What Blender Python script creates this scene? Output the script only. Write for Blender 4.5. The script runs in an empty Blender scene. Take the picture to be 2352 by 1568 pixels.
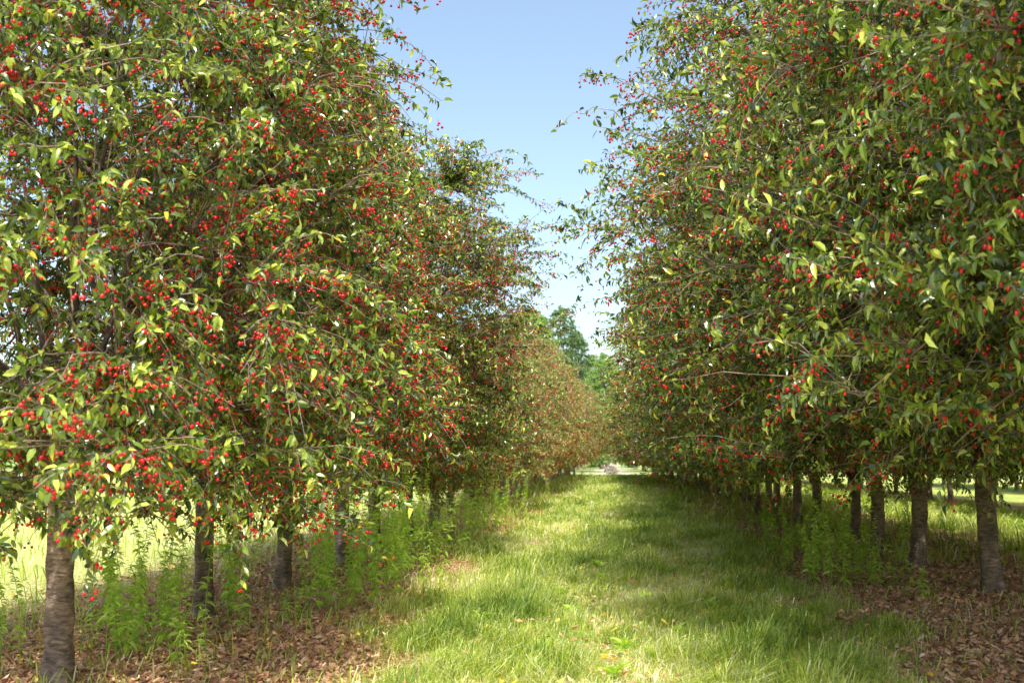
import bpy, math, numpy as np
from mathutils import Vector
rng=np.random.default_rng(7)
SC=bpy.context.scene
COL=SC.collection
SC.view_settings.view_transform='Standard'
SC.view_settings.look='None'

# ------------------------------------------------------------------ mesh helpers
def build(name,V,tris=None,quads=None,tt=None,tq=None,smooth=False,mats=()):
    V=np.asarray(V,dtype=np.float32).reshape(-1,3)
    me=bpy.data.meshes.new(name)
    tris=np.zeros((0,3),np.int32) if tris is None else np.asarray(tris,np.int32).reshape(-1,3)
    quads=np.zeros((0,4),np.int32) if quads is None else np.asarray(quads,np.int32).reshape(-1,4)
    nt,nq=len(tris),len(quads)
    me.vertices.add(len(V)); me.vertices.foreach_set("co",V.ravel())
    me.loops.add(nt*3+nq*4)
    me.loops.foreach_set("vertex_index",np.concatenate([tris.ravel(),quads.ravel()]).astype(np.int32))
    me.polygons.add(nt+nq)
    ls=np.concatenate([np.arange(nt)*3,nt*3+np.arange(nq)*4]).astype(np.int32)
    me.polygons.foreach_set("loop_start",ls)
    me.polygons.foreach_set("loop_total",np.concatenate([np.full(nt,3),np.full(nq,4)]).astype(np.int32))
    me.polygons.foreach_set("use_smooth",np.full(nt+nq,smooth))
    if tt is not None or tq is not None:
        a=me.attributes.new("tint",'FLOAT','FACE')
        tt=np.zeros(0) if tt is None else tt; tq=np.zeros(0) if tq is None else tq
        a.data.foreach_set("value",np.concatenate([tt,tq]).astype(np.float32))
    me.update(calc_edges=True)
    for m in mats: me.materials.append(m)
    return me
def norm(a): return a/(np.linalg.norm(a,axis=-1,keepdims=True)+1e-9)
def tubes(P,Rad,sides):
    P=np.asarray(P,float); N,K,_=P.shape
    T=norm(np.gradient(P,axis=1))
    ref=np.broadcast_to(np.array([0.83,0.21,0.37]),T.shape)
    A=norm(np.cross(T,ref)); B=np.cross(T,A)
    ang=np.arange(sides)*2*math.pi/sides
    V=P[:,:,None,:]+Rad[:,:,None,None]*(np.cos(ang)[None,None,:,None]*A[:,:,None,:]+np.sin(ang)[None,None,:,None]*B[:,:,None,:])
    idx=np.arange(N*K*sides).reshape(N,K,sides)
    nx=np.roll(idx,-1,axis=2)
    q=np.stack([idx[:,:-1],nx[:,:-1],nx[:,1:],idx[:,1:]],-1).reshape(-1,4)
    return V.reshape(-1,3),q
def bez(p0,p1,p2,t):
    t=t[...,None]
    return (1-t)**2*p0+2*t*(1-t)*p1+t*t*p2
def bezd(p0,p1,p2,t):
    t=t[...,None]
    return 2*(1-t)*(p1-p0)+2*t*(p2-p1)

HI=np.array([[0,0,0],[.26,.46,.10],[.64,.40,.06],[1,0,-.16],[.64,-.40,.06],[.26,-.46,.10],[.3,0,0],[.66,0,-.04]])
HT=np.array([[0,6,1],[2,7,3],[0,5,6],[4,3,7]]); HQ=np.array([[1,6,7,2],[5,4,7,6]])
LO=np.array([[0,0,0],[.45,.48,.08],[1,0,-.12],[.45,-.48,.08]]); LT=np.array([[0,2,1],[0,3,2]])
def leaves(pos,d,n,L,W,hi,bend=None):
    N=len(pos)
    d=norm(d); n=norm(n-(n*d).sum(-1,keepdims=True)*d); s=np.cross(n,d)
    tp=HI if hi else LO
    if bend is None: bend=np.ones(N)
    w=tp[None,:,2]*L[:,None]*bend[:,None]*np.ones((N,1))
    V=pos[:,None,:]+d[:,None,:]*(tp[None,:,0]*L[:,None])[...,None]+s[:,None,:]*(tp[None,:,1]*W[:,None])[...,None]+n[:,None,:]*w[...,None]
    off=(np.arange(N)*len(tp))[:,None,None]
    if hi: return V.reshape(-1,3),(HT[None]+off).reshape(-1,3),(HQ[None]+off).reshape(-1,4),4,2
    return V.reshape(-1,3),(LT[None]+off).reshape(-1,3),None,2,0
def mkobj(name,data,parent=None,loc=(0,0,0)):
    o=bpy.data.objects.new(name,data); COL.objects.link(o)
    o.location=loc
    if parent is not None: o.parent=parent
    return o

# ------------------------------------------------------------------ materials
def newmat(name):
    m=bpy.data.materials.new(name); m.use_nodes=True
    nt=m.node_tree; nt.nodes.clear()
    return m,nt,nt.nodes,nt.links
def ramp(nodes,stops,interp='LINEAR'):
    r=nodes.new('ShaderNodeValToRGB'); r.color_ramp.interpolation=interp
    e=r.color_ramp.elements
    while len(e)<len(stops): e.new(0.5)
    for i,(p,c) in enumerate(stops):
        e[i].position=p; e[i].color=(c[0],c[1],c[2],1)
    return r
def leafmat(name,stops,rough=.42,trans=.3,back=1.25,tcol=(1.2,1.35,.5),spec=.5):
    m,nt,N,L=newmat(name)
    out=N.new('ShaderNodeOutputMaterial'); at=N.new('ShaderNodeAttribute'); at.attribute_name='tint'
    r=ramp(N,stops); L.new(at.outputs['Fac'],r.inputs[0])
    geo=N.new('ShaderNodeNewGeometry')
    mb=N.new('ShaderNodeMix'); mb.data_type='RGBA'; mb.blend_type='MULTIPLY'
    L.new(geo.outputs['Backfacing'],mb.inputs[0]); L.new(r.outputs[0],mb.inputs[6]); mb.inputs[7].default_value=(back,back,back*1.25,1)
    p=N.new('ShaderNodeBsdfPrincipled'); L.new(mb.outputs[2],p.inputs['Base Color'])
    p.inputs['Roughness'].default_value=rough; p.inputs['Specular IOR Level'].default_value=spec
    tr=N.new('ShaderNodeBsdfTranslucent')
    mt=N.new('ShaderNodeMix'); mt.data_type='RGBA'; mt.blend_type='MULTIPLY'; mt.inputs[0].default_value=1
    L.new(r.outputs[0],mt.inputs[6]); mt.inputs[7].default_value=(tcol[0],tcol[1],tcol[2],1); L.new(mt.outputs[2],tr.inputs[0])
    ms=N.new('ShaderNodeMixShader'); ms.inputs[0].default_value=trans
    L.new(p.outputs[0],ms.inputs[1]); L.new(tr.outputs[0],ms.inputs[2]); L.new(ms.outputs[0],out.inputs[0])
    return m
M_leaf=leafmat("cherry_leaf",[(0,(.030,.060,.013)),(.3,(.098,.162,.024)),(.65,(.29,.395,.048)),(.965,(.70,.77,.14)),(.975,(.80,.60,.06)),(1,(.82,.62,.06))],rough=.25,trans=.18,back=1.1,tcol=(1.3,1.42,.35),spec=.9)
M_leafd=leafmat("cherry_leaf_rusty",[(0,(.12,.16,.04)),(.45,(.27,.32,.075)),(.72,(.46,.49,.13)),(.87,(.59,.43,.17)),(1,(.66,.35,.16))],rough=.42,trans=.25,tcol=(1.4,1.3,.45))
M_far=leafmat("hazed_far_foliage",[(0,(.17,.27,.09)),(.6,(.30,.43,.13)),(1,(.45,.57,.20))],rough=.7,trans=.3,spec=.2)  # distance haze is painted in: greens lightened for the far trees and woods
M_dark=leafmat("dark_far_foliage",[(0,(.13,.20,.10)),(.6,(.22,.32,.14)),(1,(.33,.43,.2))],rough=.7,trans=.25,spec=.2)
M_grass=leafmat("grass_blade",[(0,(.17,.29,.04)),(.5,(.52,.63,.09)),(.76,(.74,.78,.18)),(.87,(.87,.83,.42)),(1,(.9,.85,.55))],rough=.4,trans=.4,back=1.0,tcol=(1.1,1.12,.45))
M_weed=leafmat("weed_leaf",[(0,(.28,.42,.06)),(.6,(.54,.70,.12)),(1,(.70,.80,.2))],rough=.45,trans=.45,back=1.1)
M_litter=leafmat("dry_leaf",[(0,(.20,.10,.05)),(.35,(.56,.30,.155)),(.7,(.84,.53,.30)),(.93,(.90,.68,.46)),(.97,(.82,.58,.07)),(1,(.85,.62,.06))],rough=.6,trans=.08,back=1.05,tcol=(1,.8,.5),spec=.3)

def barkmat(name,c1,c2,scale=1.0,band=60,bump=.012):
    m,nt,N,L=newmat(name)
    out=N.new('ShaderNodeOutputMaterial'); p=N.new('ShaderNodeBsdfPrincipled'); p.inputs['Roughness'].default_value=.85
    tc=N.new('ShaderNodeTexCoord')
    mp=N.new('ShaderNodeMapping'); mp.inputs['Scale'].default_value=(12*scale,12*scale,band*scale); L.new(tc.outputs['Object'],mp.inputs[0])
    n1=N.new('ShaderNodeTexNoise'); n1.inputs['Scale'].default_value=1; n1.inputs['Detail'].default_value=8; n1.inputs['Roughness'].default_value=.65; n1.inputs['Distortion'].default_value=.6; L.new(mp.outputs[0],n1.inputs['Vector'])
    n2=N.new('ShaderNodeTexNoise'); n2.inputs['Scale'].default_value=7; n2.inputs['Detail'].default_value=6; L.new(tc.outputs['Object'],n2.inputs['Vector'])
    r=ramp(N,[(.32,c1),(.55,c2),(.72,tuple(x*1.6 for x in c2))]); L.new(n1.outputs[0],r.inputs[0])
    r2=ramp(N,[(.3,(.40,.40,.40)),(.7,(1.3,1.22,1.1))]); L.new(n2.outputs[0],r2.inputs[0])
    mx=N.new('ShaderNodeMix'); mx.data_type='RGBA'; mx.blend_type='MULTIPLY'; mx.inputs[0].default_value=1
    L.new(r.outputs[0],mx.inputs[6]); L.new(r2.outputs[0],mx.inputs[7]); L.new(mx.outputs[2],p.inputs['Base Color'])
    b=N.new('ShaderNodeBump'); b.inputs['Strength'].default_value=1; b.inputs['Distance'].default_value=bump; L.new(n1.outputs[0],b.inputs['Height']); L.new(b.outputs[0],p.inputs['Normal'])
    L.new(p.outputs[0],out.inputs[0]); return m
M_bark=barkmat("cherry_bark",(.08,.062,.052),(.36,.285,.235),1,42,.02)
M_limb=barkmat("limb_bark",(.03,.023,.019),(.12,.09,.075),1,30)
M_twig=barkmat("twig_bark",(.20,.145,.125),(.42,.335,.295),.6)
def plain(name,col,rough,spec=.5,var=None):
    m,nt,N,L=newmat(name); out=N.new('ShaderNodeOutputMaterial'); p=N.new('ShaderNodeBsdfPrincipled')
    p.inputs['Roughness'].default_value=rough; p.inputs['Specular IOR Level'].default_value=spec
    if var:
        at=N.new('ShaderNodeAttribute'); at.attribute_name='tint'; r=ramp(N,var); L.new(at.outputs['Fac'],r.inputs[0]); L.new(r.outputs[0],p.inputs['Base Color'])
    else:
        n=N.new('ShaderNodeTexNoise'); n.inputs['Scale'].default_value=40; r=ramp(N,[(.3,tuple(c*.75 for c in col)),(.7,tuple(c*1.2 for c in col))]); L.new(n.outputs[0],r.inputs[0]); L.new(r.outputs[0],p.inputs['Base Color'])
    L.new(p.outputs[0],out.inputs[0]); return m
M_cherry=plain("cherry_skin",(.6,.02,.02),.2,.6,[(0,(.24,.002,.008)),(.5,(.66,.006,.020)),(.85,(.86,.015,.026)),(1,(.90,.07,.04))])
M_stem=plain("cherry_stem",(.25,.2,.07),.6)

# ground
def groundmat():
    m,nt,N,L=newmat("orchard_ground"); out=N.new('ShaderNodeOutputMaterial'); p=N.new('ShaderNodeBsdfPrincipled'); p.inputs['Roughness'].default_value=.95; p.inputs['Specular IOR Level'].default_value=.15
    tc=N.new('ShaderNodeTexCoord'); sx=N.new('ShaderNodeSeparateXYZ'); L.new(tc.outputs['Object'],sx.inputs[0])
    nz=N.new('ShaderNodeTexNoise'); nz.inputs['Scale'].default_value=.9; nz.inputs['Detail'].default_value=5; L.new(tc.outputs['Object'],nz.inputs['Vector'])
    a=N.new('ShaderNodeMath'); a.operation='MULTIPLY_ADD'; a.inputs[1].default_value=2.4; L.new(nz.outputs[0],a.inputs[0]); L.new(sx.outputs[0],a.inputs[2])
    b=N.new('ShaderNodeMath'); b.operation='MULTIPLY_ADD'; b.inputs[1].default_value=1/36; b.inputs[2].default_value=(12-1.2)/36; L.new(a.outputs[0],b.inputs[0])
    f=lambda x:(x+12)/36
    G=(.48,.55,.16); D=(.54,.36,.22); Y=(.60,.61,.24)
    r=ramp(N,[(0,Y),(f(-6.0),Y),(f(-5.2),D),(f(-2.0),D),(f(-1.4),G),(f(1.7),G),(f(2.3),D),(f(5.8),D),(f(6.6),G),(f(9.4),G),(f(10.2),D),(f(12.2),D),(f(13),G),(1,G)])
    L.new(b.outputs[0],r.inputs[0])
    # dry pale patch just past the end of the lane, green again around it
    ey=N.new('ShaderNodeMapRange'); ey.inputs[1].default_value=88; ey.inputs[2].default_value=92; L.new(sx.outputs[1],ey.inputs[0])
    ax=N.new('ShaderNodeMath'); ax.operation='ABSOLUTE'; L.new(sx.outputs[0],ax.inputs[0])
    ex=N.new('ShaderNodeMapRange'); ex.inputs[1].default_value=2.8; ex.inputs[2].default_value=1.0; L.new(ax.outputs[0],ex.inputs[0])
    em=N.new('ShaderNodeMath'); em.operation='MULTIPLY'; L.new(ey.outputs[0],em.inputs[0]); L.new(ex.outputs[0],em.inputs[1])
    mg_=N.new('ShaderNodeMix'); mg_.data_type='RGBA'; L.new(ey.outputs[0],mg_.inputs[0]); L.new(r.outputs[0],mg_.inputs[6]); mg_.inputs[7].default_value=(.36,.42,.15,1)
    me_=N.new('ShaderNodeMix'); me_.data_type='RGBA'; L.new(em.outputs[0],me_.inputs[0]); L.new(mg_.outputs[2],me_.inputs[6]); me_.inputs[7].default_value=(.74,.67,.48,1)
    n2=N.new('ShaderNodeTexNoise'); n2.inputs['Scale'].default_value=28; n2.inputs['Detail'].default_value=8; n2.inputs['Roughness'].default_value=.7; L.new(tc.outputs['Object'],n2.inputs['Vector'])
    r2=ramp(N,[(.3,(.5,.5,.48)),(.5,(.9,.9,.9)),(.72,(1.4,1.3,1.2))]); L.new(n2.outputs[0],r2.inputs[0])
    n3=N.new('ShaderNodeTexNoise'); n3.inputs['Scale'].default_value=.35; n3.inputs['Detail'].default_value=4; L.new(tc.outputs['Object'],n3.inputs['Vector'])
    r3=ramp(N,[(.3,(.8,1.0,.8)),(.7,(1.2,1.06,1.1))]); L.new(n3.outputs[0],r3.inputs[0])
    m1=N.new('ShaderNodeMix'); m1.data_type='RGBA'; m1.blend_type='MULTIPLY'; m1.inputs[0].default_value=1; L.new(me_.outputs[2],m1.inputs[6]); L.new(r2.outputs[0],m1.inputs[7])
    m2=N.new('ShaderNodeMix'); m2.data_type='RGBA'; m2.blend_type='MULTIPLY'; m2.inputs[0].default_value=1; L.new(m1.outputs[2],m2.inputs[6]); L.new(r3.outputs[0],m2.inputs[7])
    L.new(m2.outputs[2],p.inputs['Base Color'])
    bp=N.new('ShaderNodeBump'); bp.inputs['Distance'].default_value=.03; L.new(n2.outputs[0],bp.inputs['Height']); L.new(bp.outputs[0],p.inputs['Normal'])
    L.new(p.outputs[0],out.inputs[0]); return m
xs=np.concatenate([[-900,-300,-100,-50],np.linspace(-25,25,101),[50,100,300,900]]); ys=np.concatenate([[-300,-60,-10],np.linspace(0,100,201),[150,300,700,1500]])
X,Y=np.meshgrid(xs,ys); Z=.025*np.sin(X*1.7+.6*np.sin(Y*.8))*np.sin(Y*1.1+X*.4)
gi=np.arange(X.size).reshape(X.shape)
me=build("ground",np.stack([X,Y,Z],-1),quads=np.stack([gi[:-1,:-1],gi[:-1,1:],gi[1:,1:],gi[1:,:-1]],-1).reshape(-1,4),smooth=True,mats=[groundmat()])
g=mkobj("ground",me); g["kind"]="structure"; g["label"]="orchard ground of grass lanes and brown leaf litter"; g["category"]="ground"
def gz(x,y): return .025*np.sin(x*1.7+.6*np.sin(y*.8))*np.sin(y*1.1+x*.4)
M_road=plain("pale_gravel",(.60,.57,.52),.95,.1)
rx=np.linspace(-260,-14,40)
V=np.concatenate([np.stack([rx,74+0*rx,0*rx+.035],-1),np.stack([rx,86+0*rx,0*rx+.035],-1)])
me=build("road",V,quads=[[i,i+1,i+41,i+40] for i in range(39)],mats=[M_road])
o=mkobj("road",me); o["kind"]="structure"; o["label"]="pale gravel road crossing beyond the dry grass field"; o["category"]="road"

# ------------------------------------------------------------------ tree generator
PT=[0,.06,.22,.5,.7,.85,.95,1.0]; PR=[.70,.92,1,1,.84,.60,.36,.12]
PRW=[.66,.88,.98,1,1,.92,.68,.3]
PRR=[.66,.90,1,1.03,.92,.76,.55,.22]
def gen_tree(seed,R,H,zb,ntwig,lpt,hi,leafL,ncl,fork=1.25,limbR=.034,nlimb=7,nsec=14,trunkR=.1,cs=1.0,PR=PR,leafmat_=None,cherries=True,shoots=26,drops=22,gap=-.36,tw=1.0,ty=.006,crad=.0094,bare=.1,arch=.24,droop=.28,asp=.46,dropl=.4,lowb=0.0,rag=.28):
    r=np.random.default_rng(seed); ph=r.uniform(0,6.28,6)
    def rad(az,t):
        return R*np.interp(t,PT,PR)*(1+.10*np.sin(3*az+ph[0]+2*t)+.09*np.sin(2*az+5*t+ph[1])+.07*np.sin(6*az+9*t+ph[2]))
    P=[];RR=[]
    K=12; t=np.linspace(0,1,K)
    for i in range(nlimb+1):
        az=i*2*math.pi/nlimb+r.normal(0,.25)
        if i==nlimb: e=np.array([r.normal(0,.1)*R,r.normal(0,.1)*R,H*.9]); c=np.array([.1,.05,H*.5]); s=np.array([0,0,fork*.9])
        else:
            te=r.uniform(.4,.8); rr=rad(az,te)*.55
            e=np.array([math.cos(az)*rr,math.sin(az)*rr,zb+te*(H-zb)])
            c=np.array([math.cos(az)*rr*.45,math.sin(az)*rr*.45,fork+(e[2]-fork)*.45])
            s=np.array([0,0,fork+r.uniform(-.15,.3)*H/6])
        p=bez(s,c,e,t)+np.concatenate([np.zeros((1,3)),r.normal(0,.012*R,(K-1,3))]); P.append(p); RR.append(np.linspace(limbR,limbR*.3,K))
    P=np.array(P); RR=np.array(RR)
    VL,QL=tubes(P,RR,7)
    ns=int(nlimb*nsec); li=r.integers(0,nlimb+1,ns); ti=r.uniform(.15,1,ns); k=(ti*(K-1)).astype(int)
    s=P[li,k]
    az=np.arctan2(s[:,1],s[:,0])+r.normal(0,.6,ns)
    tt=np.clip((s[:,2]-zb)/(H-zb)+r.normal(-.06,.28,ns),.02,.95); rr=rad(az,tt)*r.uniform(.45,.9,ns)
    e=np.stack([np.cos(az)*rr,np.sin(az)*rr,zb+tt*(H-zb)],-1)
    c=(s+e)/2; c[:,2]+=.18*np.linalg.norm(e-s,axis=1)
    K2=9; t2=np.linspace(0,1,K2)
    P2=bez(s[:,None],c[:,None],e[:,None],np.broadcast_to(t2,(ns,K2)))+r.normal(0,.008*R,(ns,K2,3))
    R2=np.linspace(limbR*.34,limbR*.13,K2)[None]*np.ones((ns,1))
    V2,Q2=tubes(P2,R2,5)
    nodes=np.concatenate([P2[:,2:].reshape(-1,3),P[:,6:].reshape(-1,3)])
    M=int(ntwig*1.8); az=r.uniform(0,6.283,M); tt=r.uniform(0,1,M)
    lb=r.uniform(0,1,M)<lowb; tt[lb]*=.16
    keep=r.uniform(0,1,M)<np.interp(tt,PT,PR)**.8
    az,tt=az[keep],tt[keep]; M=len(az)
    fr=r.uniform(.03,1,M)**.36*r.uniform(.90,1.09,M)
    rr=rad(az,tt)*fr
    ragz=rag*(np.sin(5*az+ph[3])*.6+np.sin(11*az+ph[4])*.5+np.sin(19*az+ph[5])*.3)*(1-tt)**4*(H-zb)/5.5
    tg=np.stack([np.cos(az)*rr,np.sin(az)*rr,zb+tt*(H-zb)+(1-fr)*.35*R/3+ragz],-1)
    q=tg/R*3
    nz=np.sin(2.3*q[:,0]+ph[3]+1.1*np.sin(1.9*q[:,2]))*np.sin(2.1*q[:,1]+ph[4])*np.sin(2.6*q[:,2]+ph[5])
    tg=tg[nz>gap][:ntwig]; M=len(tg)
    inn=tg.copy(); inn[:,:2]*=.84; inn[:,2]+=.12*R/3
    near=np.empty(M,int)
    for a in range(0,M,400):
        d=((inn[a:a+400,None]-nodes[None])**2).sum(-1); near[a:a+400]=d.argmin(1)
    s=nodes[near]
    out=norm(np.concatenate([tg[:,:2],np.zeros((M,1))],1))
    sh=r.integers(0,M,shoots); tg[sh]+= out[sh]*r.uniform(.05,.28,(shoots,1))*R/3+np.array([0,0,1])*r.uniform(.0,.35,(shoots,1))*R/3
    low=np.argsort(tg[:,2])[:max(drops*5,1)]; dr=r.choice(low,drops,replace=False) if drops else np.zeros(0,int)
    tg[dr,2]-=r.uniform(.1,dropl,len(dr))
    Ln=np.linalg.norm(tg-s,axis=1,keepdims=True)
    c=(s+tg)/2+np.array([0,0,1])*Ln*arch+out*Ln*.10+r.normal(0,.09,(M,3))*Ln
    K3=8; t3=np.linspace(0,1,K3)
    P3=bez(s[:,None],c[:,None],tg[:,None],np.broadcast_to(t3,(M,K3)))+r.normal(0,.009*R/3,(M,K3,3))
    R3=np.linspace(.0050,.0018,K3)[None]*np.ones((M,1))*cs*tw
    V3,Q3=tubes(P3,R3,3)
    VB=np.concatenate([VL,V2,V3]); QB=np.concatenate([QL,Q2+len(VL),Q3+len(VL)+len(V2)])
    br=build("branches",VB,quads=QB,smooth=True,mats=[M_limb,M_twig])
    br.polygons.foreach_set("material_index",np.concatenate([np.zeros(len(QL)+len(Q2)//2),np.ones(len(Q2)-len(Q2)//2+len(Q3))]).astype(np.int32))
    n0=(lpt*np.clip(Ln[:,0]/(.75*R/3),.6,2.2)*r.uniform(.35,1.25,M)).astype(int)
    n0[r.uniform(0,1,M)<bare]//=8
    ti=np.repeat(np.arange(M),n0); n=len(ti); tl=r.uniform(.1,1.02,n)
    pos=bez(s[ti],c[ti],tg[ti],tl)+r.normal(0,.014*R/3,(n,3)); T=norm(bezd(s[ti],c[ti],tg[ti],tl))
    rv=norm(r.normal(0,1,(n,3))); pp=norm(rv-(rv*T).sum(-1,keepdims=True)*T)
    d=T*.5+pp*.8+np.array([0,0,-droop])+r.normal(0,.15,(n,3))
    nn=np.array([0,0,.75])+out[ti]*.8+r.normal(0,.45,(n,3))
    L=leafL*r.uniform(.55,1.2,n); W=L*r.uniform(asp-.07,asp+.06,n)
    V,tr,qd,a,b=leaves(pos,d,nn,L,W,hi,r.uniform(.3,2.2,n))
    tint=np.clip(r.normal(.46,.28,n),0,.96); tint[r.uniform(0,1,n)<ty]=1
    crown=build("crown",V,tr,qd,np.repeat(tint,a),np.repeat(tint,b) if b else None,mats=[leafmat_ or M_leaf])
    res=dict(branches=br,crown=crown,rad=rad)
    zt=np.array([-.05,.03,.12,.3,.6,.9,1.15,1.35])*fork/1.25; rt=np.array([1.5,1.35,1.15,1.02,.95,.92,.9,.6])*trunkR
    tx=.03*np.sin(zt*2.5/fork+ph[0])*(zt>0)*cs; ty_=.03*np.sin(zt*2/fork+ph[1])*(zt>0)*cs
    li_=np.linspace(0,7,40); a8=np.arange(8)
    zt,rt,tx,ty_=[np.interp(li_,a8,q) for q in (zt,rt,tx,ty_)]
    VT,QT=tubes(np.stack([tx*np.clip((fork-zt)/fork,0,1),ty_*np.clip((fork-zt)/fork,0,1),zt],-1)[None],rt[None],24)
    v=VT.copy(); an=np.arctan2(v[:,1],v[:,0]); z_=v[:,2]/fork*1.25
    f=1+.10*np.sin(3*an+ph[2]+z_)+.06*np.sin(5*an+z_*3+ph[3])+.04*np.sin(z_*17+an*2)+.035*np.sin(z_*31-an*3+ph[4])+r.normal(0,.012,len(v)); v[:,:2]*=f[:,None]
    res['trunk']=build("trunk",v,quads=QT,smooth=True,mats=[M_bark])
    if cherries:
        wgt=np.linalg.norm(tg[:,:2],axis=1)/R; wgt=wgt**1.5+.15; wgt/=wgt.sum()
        ci=r.choice(M,ncl,p=wgt); ct=r.uniform(.15,1.0,ncl); cp=bez(s[ci],c[ci],tg[ci],ct)+out[ci]*r.uniform(0,.07,(ncl,1))*cs
        cnt=r.choice([1,1,2,2,3,4],ncl); idx=np.repeat(np.arange(ncl),cnt); n=len(idx)
        hp=cp[idx]; off=r.normal(0,.028,(n,3))*cs; off[:,2]=-r.uniform(.02,.085,n)*cs
        pp=hp+off
        order=r.permutation(n); hold=order[:450] if hi else order[:0]; main=order[len(hold):]
        SV,ST=SPH if hi else SPL
        rad_=crad*cs*r.uniform(.85,1.12,n)
        V=(pp[main][:,None]+SV[None]*rad_[main][:,None,None]).reshape(-1,3)
        F=(ST[None]+(np.arange(len(main))*len(SV))[:,None,None]).reshape(-1,3)
        tint=np.repeat(np.clip(r.normal(.48,.3,len(main)),0,1),len(ST))
        mats=[M_cherry,M_stem]
        if hi:
            SVt,SQ=tubes(np.stack([hp[main],(hp[main]+pp[main])/2+np.array([0,0,.004]),pp[main]],1),np.full((len(main),3),.0008),3)
            nV=len(V); V=np.concatenate([V,SVt]); me=build("cherries",V,F,SQ+nV,tint,np.zeros(len(SQ)),smooth=True,mats=mats)
            mi=np.concatenate([np.zeros(len(F)),np.ones(len(SQ))]).astype(np.int32); me.polygons.foreach_set("material_index",mi)
        else: me=build("cherries",V,F,None,tint,None,smooth=True,mats=mats)
        res['cherries']=me; res['hold']=pp[hold]
    return res
def ico(sub):
    import bmesh
    bm=bmesh.new(); bmesh.ops.create_icosphere(bm,subdivisions=sub,radius=1)
    V=np.array([v.co[:] for v in bm.verts]); F=np.array([[v.index for v in f.verts] for f in bm.faces]); bm.free(); return V,F
SPH=ico(2); SPL=ico(1)
V,F=SPH; V=V*np.array([1,1,.94])*.0096
V2,Q2=tubes(np.array([[[0,0,.008],[.002,0,.025],[.006,.002,.045]]]),np.full((1,3),.0009),4)
M_c1=plain("ripe_cherry",(.68,.007,.020),.2,.6)
cherry_me=build("cherry",np.concatenate([V,V2]),F,Q2+len(V),smooth=True,mats=[M_c1,M_stem])
cherry_me.polygons.foreach_set("material_index",np.concatenate([np.zeros(len(F)),np.ones(len(Q2))]).astype(np.int32))

NEAR=[gen_tree(11,2.25,6.6,.92,4200,30,True,.070,10000,gap=-.8,limbR=.024,nlimb=8,bare=.2,trunkR=.086,drops=34,dropl=.35,tw=1.2,asp=.43,lowb=.10,rag=.16),
      gen_tree(12,2.3,6.6,1.16,3400,30,True,.070,9600,gap=-.5,limbR=.030,bare=.19,drops=20,dropl=.32,tw=1.2,asp=.43,trunkR=.09,lowb=.04,rag=.18),
      gen_tree(15,2.6,6.2,1.22,3100,30,True,.073,9600,gap=-.42,drops=12,dropl=.32,PR=PRW,bare=.15,asp=.43,rag=.2),
      gen_tree(13,3.7,7.1,1.24,5000,38,True,.072,12000,PR=PRR,gap=-.45,shoots=50,nsec=28,bare=.07,arch=.16,droop=.25,drops=20,dropl=.45,asp=.43,rag=.3),
      gen_tree(14,3.7,6.9,1.28,5000,38,True,.076,8000,PR=PRR,gap=-.42,shoots=50,nsec=28,bare=.06,arch=.16,droop=.25,drops=20,dropl=.45,asp=.44,rag=.28)]
FAR=[gen_tree(21,2.5,5.5,1.05,1200,32,False,.100,4300,cs=1.3,leafmat_=M_leafd,drops=10,crad=.0086,trunkR=.09,shoots=60),
     gen_tree(22,2.5,5.3,1.05,1400,34,False,.100,4600,cs=1.3,drops=10,crad=.0084,trunkR=.088,shoots=70,tw=.9),
     gen_tree(23,3.6,6.2,1.18,2000,38,False,.106,8200,cs=1.25,PR=PRW,crad=.0086,trunkR=.09,nsec=20,drops=12,arch=.15,shoots=50,tw=.9,rag=.3),
     gen_tree(24,3.5,6.0,1.18,2000,38,False,.106,8200,cs=1.25,PR=PRW,crad=.0086,trunkR=.095,nsec=20,drops=12,arch=.15,shoots=50,tw=.9,rag=.3)]
def bestrot(var,waz,tr,big):
    A=np.linspace(0,6.283,180,endpoint=False); sc=np.zeros(180)
    for t in np.linspace(tr[0],tr[1],7):
        for d in (-.3,0,.3): sc+=var['rad'](A+d,t)
    return waz-A[sc.argmax() if big else sc.argmin()]
def place(var,x,y,rot,sc,label,cherries=False,group="cherry trees planted in orchard rows"):
    e=mkobj("cherry_tree",None,loc=(x,y,0)); e.empty_display_size=.3
    e.rotation_euler=(rng.normal(0,.018) if not cherries else 0,rng.normal(0,.018) if not cherries else 0,rot); e.scale=sc
    e["label"]=label; e["category"]="cherry tree"; e["group"]=group
    for k in ("trunk","branches","crown","cherries"):
        if k in var:
            o=mkobj(k,var[k],e)
            if k=="cherries": o["kind"]="stuff"
    if cherries:
        H=var['hold']; c,s=math.cos(rot),math.sin(rot)
        W=np.stack([x+(H[:,0]*c-H[:,1]*s)*sc[0],y+(H[:,0]*s+H[:,1]*c)*sc[1],H[:,2]*sc[2]],-1)
        d=np.linalg.norm(W-np.array([0,0,1.4]),axis=1)
        for i in np.argsort(d)[:100]:
            o=mkobj("cherry",cherry_me,e,tuple(H[i])); o.rotation_euler=(0,0,i*1.3)
LB=["cherry tree laden with red fruit, trunk in dry leaf litter",
    "cherry tree with drooping fruited branches above brown litter",
    "cherry tree full of ripe red cherries beside grassy lane"]
spec=[(0,-3.42,6.0,.4,(.97,.97,.98)),(1,-3.57,8.6,2.0,(.90,.90,1.0)),(1,-3.57,10.8,3.9,(.84,.84,.93)),(2,-3.57,13.1,bestrot(NEAR[2],0,(.5,.85),True),(.97,.97,.93)),(2,-3.6,15.1,1.2,(.93,.93,.88))]
for v,x,y,ro,sc in spec: place(NEAR[v],x,y,ro,sc,LB[int(y)%2],cherries=y<12)
y=17.6;i=0
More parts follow.
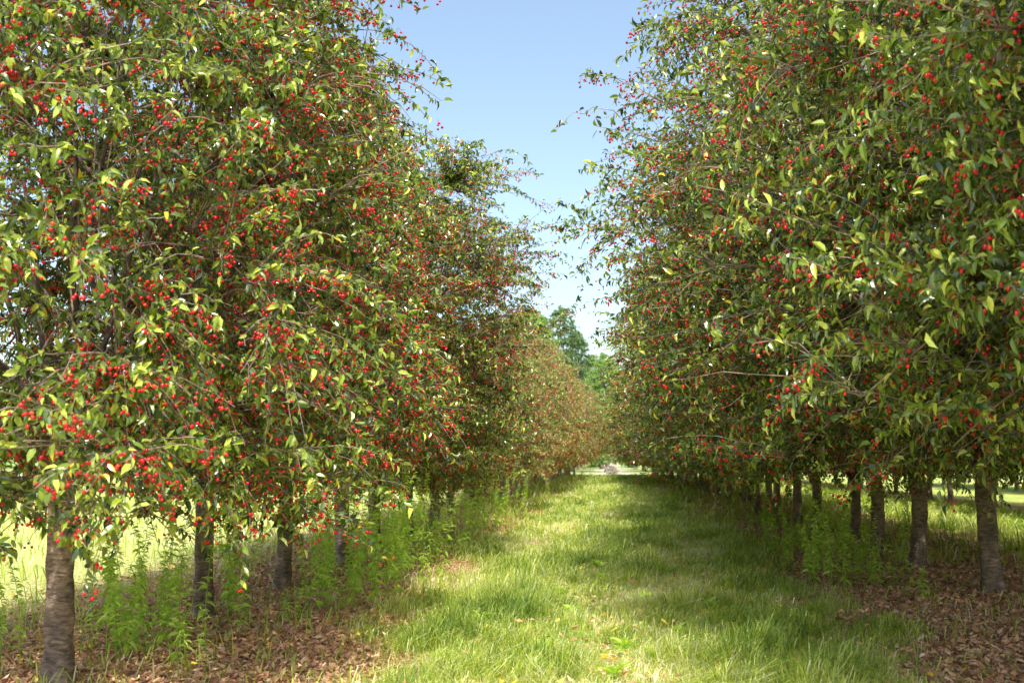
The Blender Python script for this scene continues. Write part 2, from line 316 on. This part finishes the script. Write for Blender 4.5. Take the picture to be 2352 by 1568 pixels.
while y<90:
    s=rng.uniform(.78,.98)*(1 if y>23 else .82)*(1+.12*min(1,max(0,(y-25)/25)))*(1.12 if y>55 else 1)
    rusty=rng.uniform()<(.85 if y>34 else .25)
    place(FAR[0 if rusty else 1],-3.6+rng.normal(0,.2),y,rng.uniform(0,6.28),(s,s,s*rng.uniform(.86,1.1)*(1+.12*min(1,max(0,(y-20)/15)))),LB[2]); y+=2.35+rng.normal(0,.2); i+=1
B3=bestrot(NEAR[3],math.pi,(.35,.6),True); B4=bestrot(NEAR[4],math.pi,(.35,.6),True)
spec=[(4,4.25,3.3,3.3,(.82,.82,1.08)),(4,4.1,5.8,.7,(.86,.86,1.08)),(3,4.0,8.7,B3,(.98,.98,1.03)),(4,3.95,11.15,B4,(.98,.98,1.0)),(3,3.95,13.6,5.5,(.98,.98,.96)),(4,3.98,15.7,1.0,(.98,.98,.93))]
for v,x,y,ro,sc in spec: place(NEAR[v],x,y,ro,sc,LB[int(y)%2+1],cherries=y<12)
y=18.0;i=0
while y<92:
    s=rng.uniform(.90,1.03)*(1.1 if y>50 else 1)
    place(FAR[2+i%2],3.98+rng.normal(0,.22),y,rng.uniform(0,6.28),(s,s,s*rng.uniform(.88,1.0)),LB[2]); y+=2.1+rng.normal(0,.3); i+=1
for rx,y0,y1 in ((11.4,9,75),(18.6,16,60)):
    y=y0
    while y<y1:
        s=rng.uniform(.95,1.1)
        place(FAR[1],rx+rng.normal(0,.25),y,rng.uniform(0,6.28),(s,s,s),"cherry tree in shaded orchard row on mown grass"); y+=2.4+rng.normal(0,.25); i+=1

# ------------------------------------------------------------------ background trees
PRB=[.5,.7,.95,1,.85,.62,.4,.1]
BG=[gen_tree(31,5.5,19,1.2,1200,34,False,.42,0,fork=4,limbR=.2,trunkR=.35,cs=5,PR=PRB,leafmat_=M_far,cherries=False,shoots=40,drops=0,tw=.3,ty=0,rag=0),
    gen_tree(32,3.8,24,3,900,36,False,.38,0,fork=5,limbR=.16,trunkR=.3,cs=5,PR=PRB,leafmat_=M_dark,cherries=False,shoots=60,drops=0,tw=.3,ty=0,rag=0)]
for (v,x,y,s,lab) in [(0,-.5,112,.66,"light green broadleaf tree closing the end of the lane"),(0,-9.5,118,1.0,"broad leafy tree beyond the orchard"),(1,-6.3,128,.88,"tall leafy tree rising above the orchard"),
                  (1,-4.4,133,.76,"tall leafy tree rising above the orchard"),(1,3.2,135,.64,"tall narrow tree behind the leafy tree"),(0,8,120,.8,"broad leafy tree beyond the orchard"),(0,-16,122,.9,"broad leafy tree beyond the orchard"),(0,-1.5,150,.90,"tall pale tree far beyond the lane"),(0,3.6,116,.5,"light green broadleaf tree closing the end of the lane"),(0,-4.6,117,.5,"light green broadleaf tree closing the end of the lane")]:
    e=mkobj("broadleaf_tree",None,loc=(x,y,0)); e.scale=(s,s,s); e.rotation_euler=(0,0,x); e["label"]=lab; e["category"]="tree"; e["group"]="tall trees beyond the orchard"
    for k in ("trunk","branches","crown"): mkobj(k,BG[v][k],e)
n=70000; az=rng.uniform(-1.35,1.2,n); hmax=9+3*np.sin(az*9)+2*np.sin(az*23+1)+1.2*np.sin(az*61)
h=rng.uniform(0,1,n)**.7*hmax; d=185+rng.uniform(0,14,n)*np.sqrt(np.clip(1-(h/hmax)**2,0,1))*-1
pos=np.stack([np.sin(az)*d,np.cos(az)*d,h],-1)
V,tr,qd,a,b=leaves(pos,rng.normal(0,1,(n,3)),rng.normal(0,1,(n,3))+np.array([0,0,.6]),rng.uniform(.8,1.7,n),rng.uniform(.7,1.3,n),False)
o=mkobj("woods",build("woods",V,tr,None,np.repeat(rng.uniform(0,1,n),2),None,mats=[M_far])); o["kind"]="stuff"; o["label"]="distant line of green woods beyond the field"; o["category"]="woods"

# ------------------------------------------------------------------ grass
def blades(n,xr,dr,pw,hr,name,label,wid=.0046,tm=.42,ts=.22,clump=True,lane=False):
    u=rng.uniform(0,1,n); a,b=dr; q=1-pw
    y=(a**q+u*(b**q-a**q))**(1/q); x=rng.uniform(xr[0],xr[1],n)
    if clump:
        nz=np.sin(x*3.1+np.sin(y*2.3)*1.3)*np.sin(y*2.7+np.sin(x*2.1))+.6*np.sin(x*8+y*3)*np.sin(y*7-x*2)
        wob=.28*np.sin(y*.9)+.22*np.sin(y*2.3+1)+.1*np.sin(y*6.1)
        sq=(.5*np.exp(-(y-6)/2.5)+.6*np.clip((y-45)/35,0,1)) if lane else 0
        edge=np.minimum(x-xr[0]+wob-sq,xr[1]-x+wob*.7-sq*1.1)
        k=(rng.uniform(0,1,n)<.50+.46*nz)&(edge>rng.uniform(0,.7,n)**1.5); x,y,nz=x[k],y[k],nz[k]
    else: nz=np.zeros(n)
    n=len(x); ds=np.maximum(1,y/8)
    h=rng.uniform(hr[0],hr[1],n)*(1+.35*nz+1.2*np.maximum(nz,0)*rng.uniform(0,1,n))*(.8+.2*np.sqrt(ds)); w=wid*ds**.85*rng.uniform(.6,1.3,n)
    az=rng.uniform(0,6.283,n)*.8+2.2*np.sin(x*2+y*1.3)+1.5*np.sin(x*5.3-y*4.1); ln=rng.uniform(.2,1.6,n)*h
    D=np.stack([np.cos(az),np.sin(az),0*az],-1); S=np.stack([-np.sin(az+.5),np.cos(az+.5),0*az],-1)*w[:,None]
    B=np.stack([x,y,gz(x,y)-.01],-1); Z=np.array([0,0,1.])
    m=B+D*(ln*.35)[:,None]+Z*(h*.62)[:,None]; t=B+D*ln[:,None]+Z*(h*(1-.45*ln/h))[:,None]
    V=np.stack([B-S,B+S,m+S*.8,m-S*.8,t],1).reshape(-1,3); i=np.arange(n)*5
    Q=np.stack([i,i+1,i+2,i+3],-1); T=np.stack([i+3,i+2,i+4],-1)
    pt=.26*np.sin(x*1.3+y*.5+2)*np.sin(y*.8-x)+.2*np.sin(x*4+y)*np.sin(y*3)
    tint=np.clip(rng.normal(tm,ts,n)-.14*nz+pt,0,1)
    o=mkobj(name,build(name,V,T,Q,tint,tint,mats=[M_grass])); o["kind"]="stuff"; o["label"]=label; o["category"]="grass"
blades(540000,(-2.15,2.45),(4.2,80),1.4,(.035,.18),"lane_grass","long bright green grass covering the lane",tm=.55,ts=.27,lane=True,wid=.0030)
blades(90000,(-32,-5.0),(5,75),.9,(.08,.2),"field_grass","yellowish dry grass of the open field",tm=.72)
blades(90000,(6.3,10.2),(7,70),1.1,(.08,.2),"alley_grass","green grass between the orchard rows",tm=.6)
blades(4500,(-5.2,-1.5),(5,60),1.2,(.06,.28),"sparse_grass","sparse grass growing through leaf litter",clump=False)
blades(3500,(1.9,6.0),(6,60),1.2,(.05,.22),"sparse_grass","sparse grass growing through leaf litter",clump=False)
blades(11000,(2.0,6.4),(14,80),1.1,(.08,.26),"row_grass","tufts of tall grass around the tree trunks",tm=.5)
blades(12000,(-5.2,-1.9),(14,80),1.1,(.08,.28),"row_grass","tufts of tall grass around the tree trunks",tm=.5)
def litter(n,xr,dr,pw=1.3,sz=(.035,.08)):
    u=rng.uniform(0,1,n); a,b=dr; q=1-pw; y=(a**q+u*(b**q-a**q))**(1/q); x=rng.normal((xr[0]+xr[1])/2,(xr[1]-xr[0])*.27,n)
    pos=np.stack([x,y,gz(x,y)+rng.uniform(.004,.03,n)],-1)
    az=rng.uniform(0,6.283,n); d=np.stack([np.cos(az),np.sin(az),rng.normal(0,.3,n)],-1); nn=np.array([0,0,1.])+rng.normal(0,.45,(n,3))
    L=rng.uniform(sz[0],sz[1],n)*np.maximum(1,y/12)**.6
    return (pos,d,nn,L,L*rng.uniform(.35,.6,n),rng.uniform(-2,3,n))
for a in ((95000,(-5.3,-1.0),(4.5,60)),(85000,(1.45,6.3),(4.5,60)),(1500,(-2,2.4),(4.5,30))):
    p,d,nn,L,W,bd=litter(*a)
    if a[0]<5000: p[:,2]+=.06
    V,tr,qd,x1,x2=leaves(p,d,nn,L,W,False,bd)
    tint=np.clip(rng.normal(.5,.25,len(p)),0,.94); tint[rng.uniform(0,1,len(p))<(.014 if a[0]>5000 else .35)]=1
    o=mkobj("leaf_litter",build("leaf_litter",V,tr,None,np.repeat(tint,2),None,mats=[M_litter])); o["kind"]="stuff"; o["label"]="dry brown fallen leaves with a few yellow ones"; o["category"]="fallen leaves"

# ------------------------------------------------------------------ weeds
def gen_weed(seed,H,nst,nl):
    r=np.random.default_rng(seed); K=9; t=np.linspace(0,1,K); P=[];
    pos=[];D=[];LL=[]
    for i in range(nst):
        az=r.uniform(0,6.28); b=np.array([r.normal(0,.12),r.normal(0,.12),0]); h=H*r.uniform(.6,1); ln=r.uniform(.04,.25)*h
        tip=b+np.array([math.cos(az)*ln,math.sin(az)*ln,h]); c=b+np.array([0,0,h*.6]); P.append(bez(b,c,tip,t))
        tl=r.uniform(.1,1,nl)**.85; q=bez(b,c,tip,tl); a2=r.uniform(0,6.28,nl)
        pos.append(q); D.append(np.stack([np.cos(a2),np.sin(a2),r.uniform(-.8,.2,nl)+.5*tl],-1)); LL.append(r.uniform(.06,.11,nl)*(1.15-.6*tl))
    pos=np.concatenate(pos);D=np.concatenate(D);LL=np.concatenate(LL)
    st,sq=tubes(np.array(P),np.linspace(.004,.0015,K)[None]*np.ones((nst,1)),4)
    V,tr,qd,a,b=leaves(pos,D,np.array([0,0,1.])+r.normal(0,.3,D.shape),LL,LL*.17+.003,True,r.uniform(.5,2.5,len(pos)))
    ti=np.clip(r.normal(.6,.25,len(pos)),0,1)
    return build("stem",st,quads=sq,tq=np.full(len(sq),.3),smooth=True,mats=[M_weed]),build("foliage",V,tr,qd,np.repeat(ti,a),np.repeat(ti,b),mats=[M_weed])
WE=[gen_weed(41,1.3,3,70),gen_weed(42,1.0,2,48),gen_weed(43,.5,3,26),gen_weed(44,1.6,3,85)]
def weed(v,x,y,s,lab):
    s=s*float(rng.uniform(.8,1.12))
    e=mkobj("weed_plant",None,loc=(x,y,float(gz(x,y)))); e.scale=(s,s,s); e.rotation_euler=(0,0,x*7+y*3); e["label"]=lab; e["category"]="weed"; e["group"]="tall leafy weeds under the cherry trees"
    mkobj("stem",WE[v][0],e); mkobj("foliage",WE[v][1],e)
T="tall narrow-leaved green weed standing in leaf litter"; S_="short leafy green weed sprouting from leaf litter"
def at(px,dist): return math.tan(math.atan((px-512)/995)-math.radians(5.68))*dist
for px,d,v,s in [(385,9.6,0,1),(400,10.2,3,.9),(412,10.8,0,1.0),(425,11.5,3,.9),(440,13,0,1),(455,14,1,1),(395,11.4,3,.85),(372,9.4,0,1),(430,11,1,1.1),(462,14.5,2,1),(345,9.2,0,1.0),(335,9.4,3,.8),(325,9.0,0,.95),(362,9.2,0,.95),(405,11.6,0,1),(352,9.8,3,.85),(380,10.6,3,.85),
                 (180,7.2,0,.95),(172,7.5,3,.8),(162,7.1,0,.95),(130,6.9,2,1.2),(118,6.9,0,.95),(150,7.3,3,.8),(140,6.9,0,.85),(108,7.2,0,.9),(245,8.4,3,.7),(238,8.2,0,.9),(20,6.5,0,.85),(8,6.8,0,.95),(300,8.4,2,.8),(312,8.8,0,.9),(205,6.6,2,.8),(228,7.4,1,.9),(190,6.9,1,.9),
                 (500,20,0,1),(520,24,0,1),(485,18,1,1),(475,17,0,1),(448,14,1,.9),(435,11,2,1),(490,19,0,1),
                 (800,12,0,.9),(812,12.5,0,.9),(825,11.8,0,.85),(835,12.5,1,1),(775,14.5,0,.8),(880,11.6,2,1),(905,10.6,2,.8),(790,15,0,.8),(845,11.6,0,.85),(818,11.5,3,.65),(760,16,0,.8),(850,12.3,0,.9),(895,12.5,0,.75),(785,13,0,.8),(830,11.0,1,.9),(805,11.4,1,1),(862,11.8,0,.8),(840,12.8,3,.7)]:
    weed(v,at(px,d),d,s,T if v in(0,3) else S_)
for i in range(24):
    y=rng.uniform(15,45); x=(-3.4 if rng.uniform()<.5 else 3.7)+rng.normal(0,.8); weed(int(rng.integers(0,4)),x,y,rng.uniform(.5,.9),T)
def rosette(seed):
    r=np.random.default_rng(seed); n=11; az=np.arange(n)*2.4; D=np.stack([np.cos(az),np.sin(az),r.uniform(.3,1.1,n)],-1); L=r.uniform(.09,.15,n)
    V,tr,qd,a,b=leaves(np.zeros((n,3))+r.normal(0,.01,(n,3)),D,np.array([0,0,1.])+r.normal(0,.15,(n,3)),L,L*.42,True,r.uniform(.5,2,n))
    return build("broadleaf_weed",V,tr,qd,np.full(n*a,.6),np.full(n*b,.6),mats=[M_weed])
RO=[rosette(1),rosette(2)]
for i,(px,d) in enumerate([(535,6.6),(610,6.5),(600,11.5),(545,7.2),(620,7.4),(598,13),(675,8),(445,6.9),(480,8.5),(640,10),(570,9),(655,7.0),(705,9.5),(560,10.2)]):
    x=at(px,d); o=mkobj("broadleaf_weed",RO[i%2],loc=(x,d,.06)); o.rotation_euler=(0,0,i); o["label"]="low broad-leaved green weed growing in lane grass"; o["category"]="weed"; o["group"]="broad-leaved weeds in the lane"
n=200; az=rng.uniform(0,3.14,n); c=np.stack([rng.normal(0,.25,n),rng.normal(0,.3,n),np.abs(rng.normal(0,.35,n))+.08],-1); D=np.stack([np.cos(az),np.sin(az),rng.normal(0,.4,n)],-1)*rng.uniform(.2,.5,(n,1))
V,Q=tubes(np.stack([c-D,c,c+D],1),np.full((n,3),.02),4)
o=mkobj("brush_pile",build("brush_pile",V,quads=Q,mats=[barkmat("dead_wood",(.34,.31,.28),(.52,.48,.44))]),loc=(0,100,0)); o["label"]="grey pile of cut branches at lane end"; o["category"]="brush pile"

# ------------------------------------------------------------------ light, sky, camera
el,az=math.radians(57),math.radians(168)
sv=Vector((math.sin(az)*math.cos(el),math.cos(az)*math.cos(el),math.sin(el)))
ld=bpy.data.lights.new("sun",'SUN'); ld.energy=5.0; ld.angle=math.radians(.53); ld.color=(1,.96,.87)
lo=bpy.data.objects.new("sun",ld); COL.objects.link(lo); lo.rotation_euler=sv.to_track_quat('Z','Y').to_euler()
w=bpy.data.worlds.new("World"); SC.world=w; w.use_nodes=True; nt=w.node_tree; nt.nodes.clear()
sk=nt.nodes.new('ShaderNodeTexSky'); sk.sky_type='NISHITA'; sk.sun_disc=False; sk.sun_elevation=el; sk.sun_rotation=az; sk.air_density=1.0; sk.dust_density=2.6
mg=nt.nodes.new('ShaderNodeMix'); mg.data_type='RGBA'; mg.blend_type='MULTIPLY'; mg.inputs[0].default_value=1; mg.inputs[7].default_value=(2.25,2.2,2.0,1)
bg=nt.nodes.new('ShaderNodeBackground'); bg.inputs[1].default_value=.15; ow=nt.nodes.new('ShaderNodeOutputWorld')
nt.links.new(sk.outputs[0],mg.inputs[6]); nt.links.new(mg.outputs[2],bg.inputs[0]); nt.links.new(bg.outputs[0],ow.inputs[0])
cd=bpy.data.cameras.new("camera"); cd.lens=35; cd.sensor_width=36; cd.clip_start=.1; cd.clip_end=3000
cd.dof.use_dof=True; cd.dof.focus_distance=8.5; cd.dof.aperture_fstop=3.2
co=bpy.data.objects.new("camera",cd); COL.objects.link(co); co.location=(0,0,1.4)
co.rotation_euler=(math.radians(90+6.75),0,math.radians(5.68)); SC.camera=co
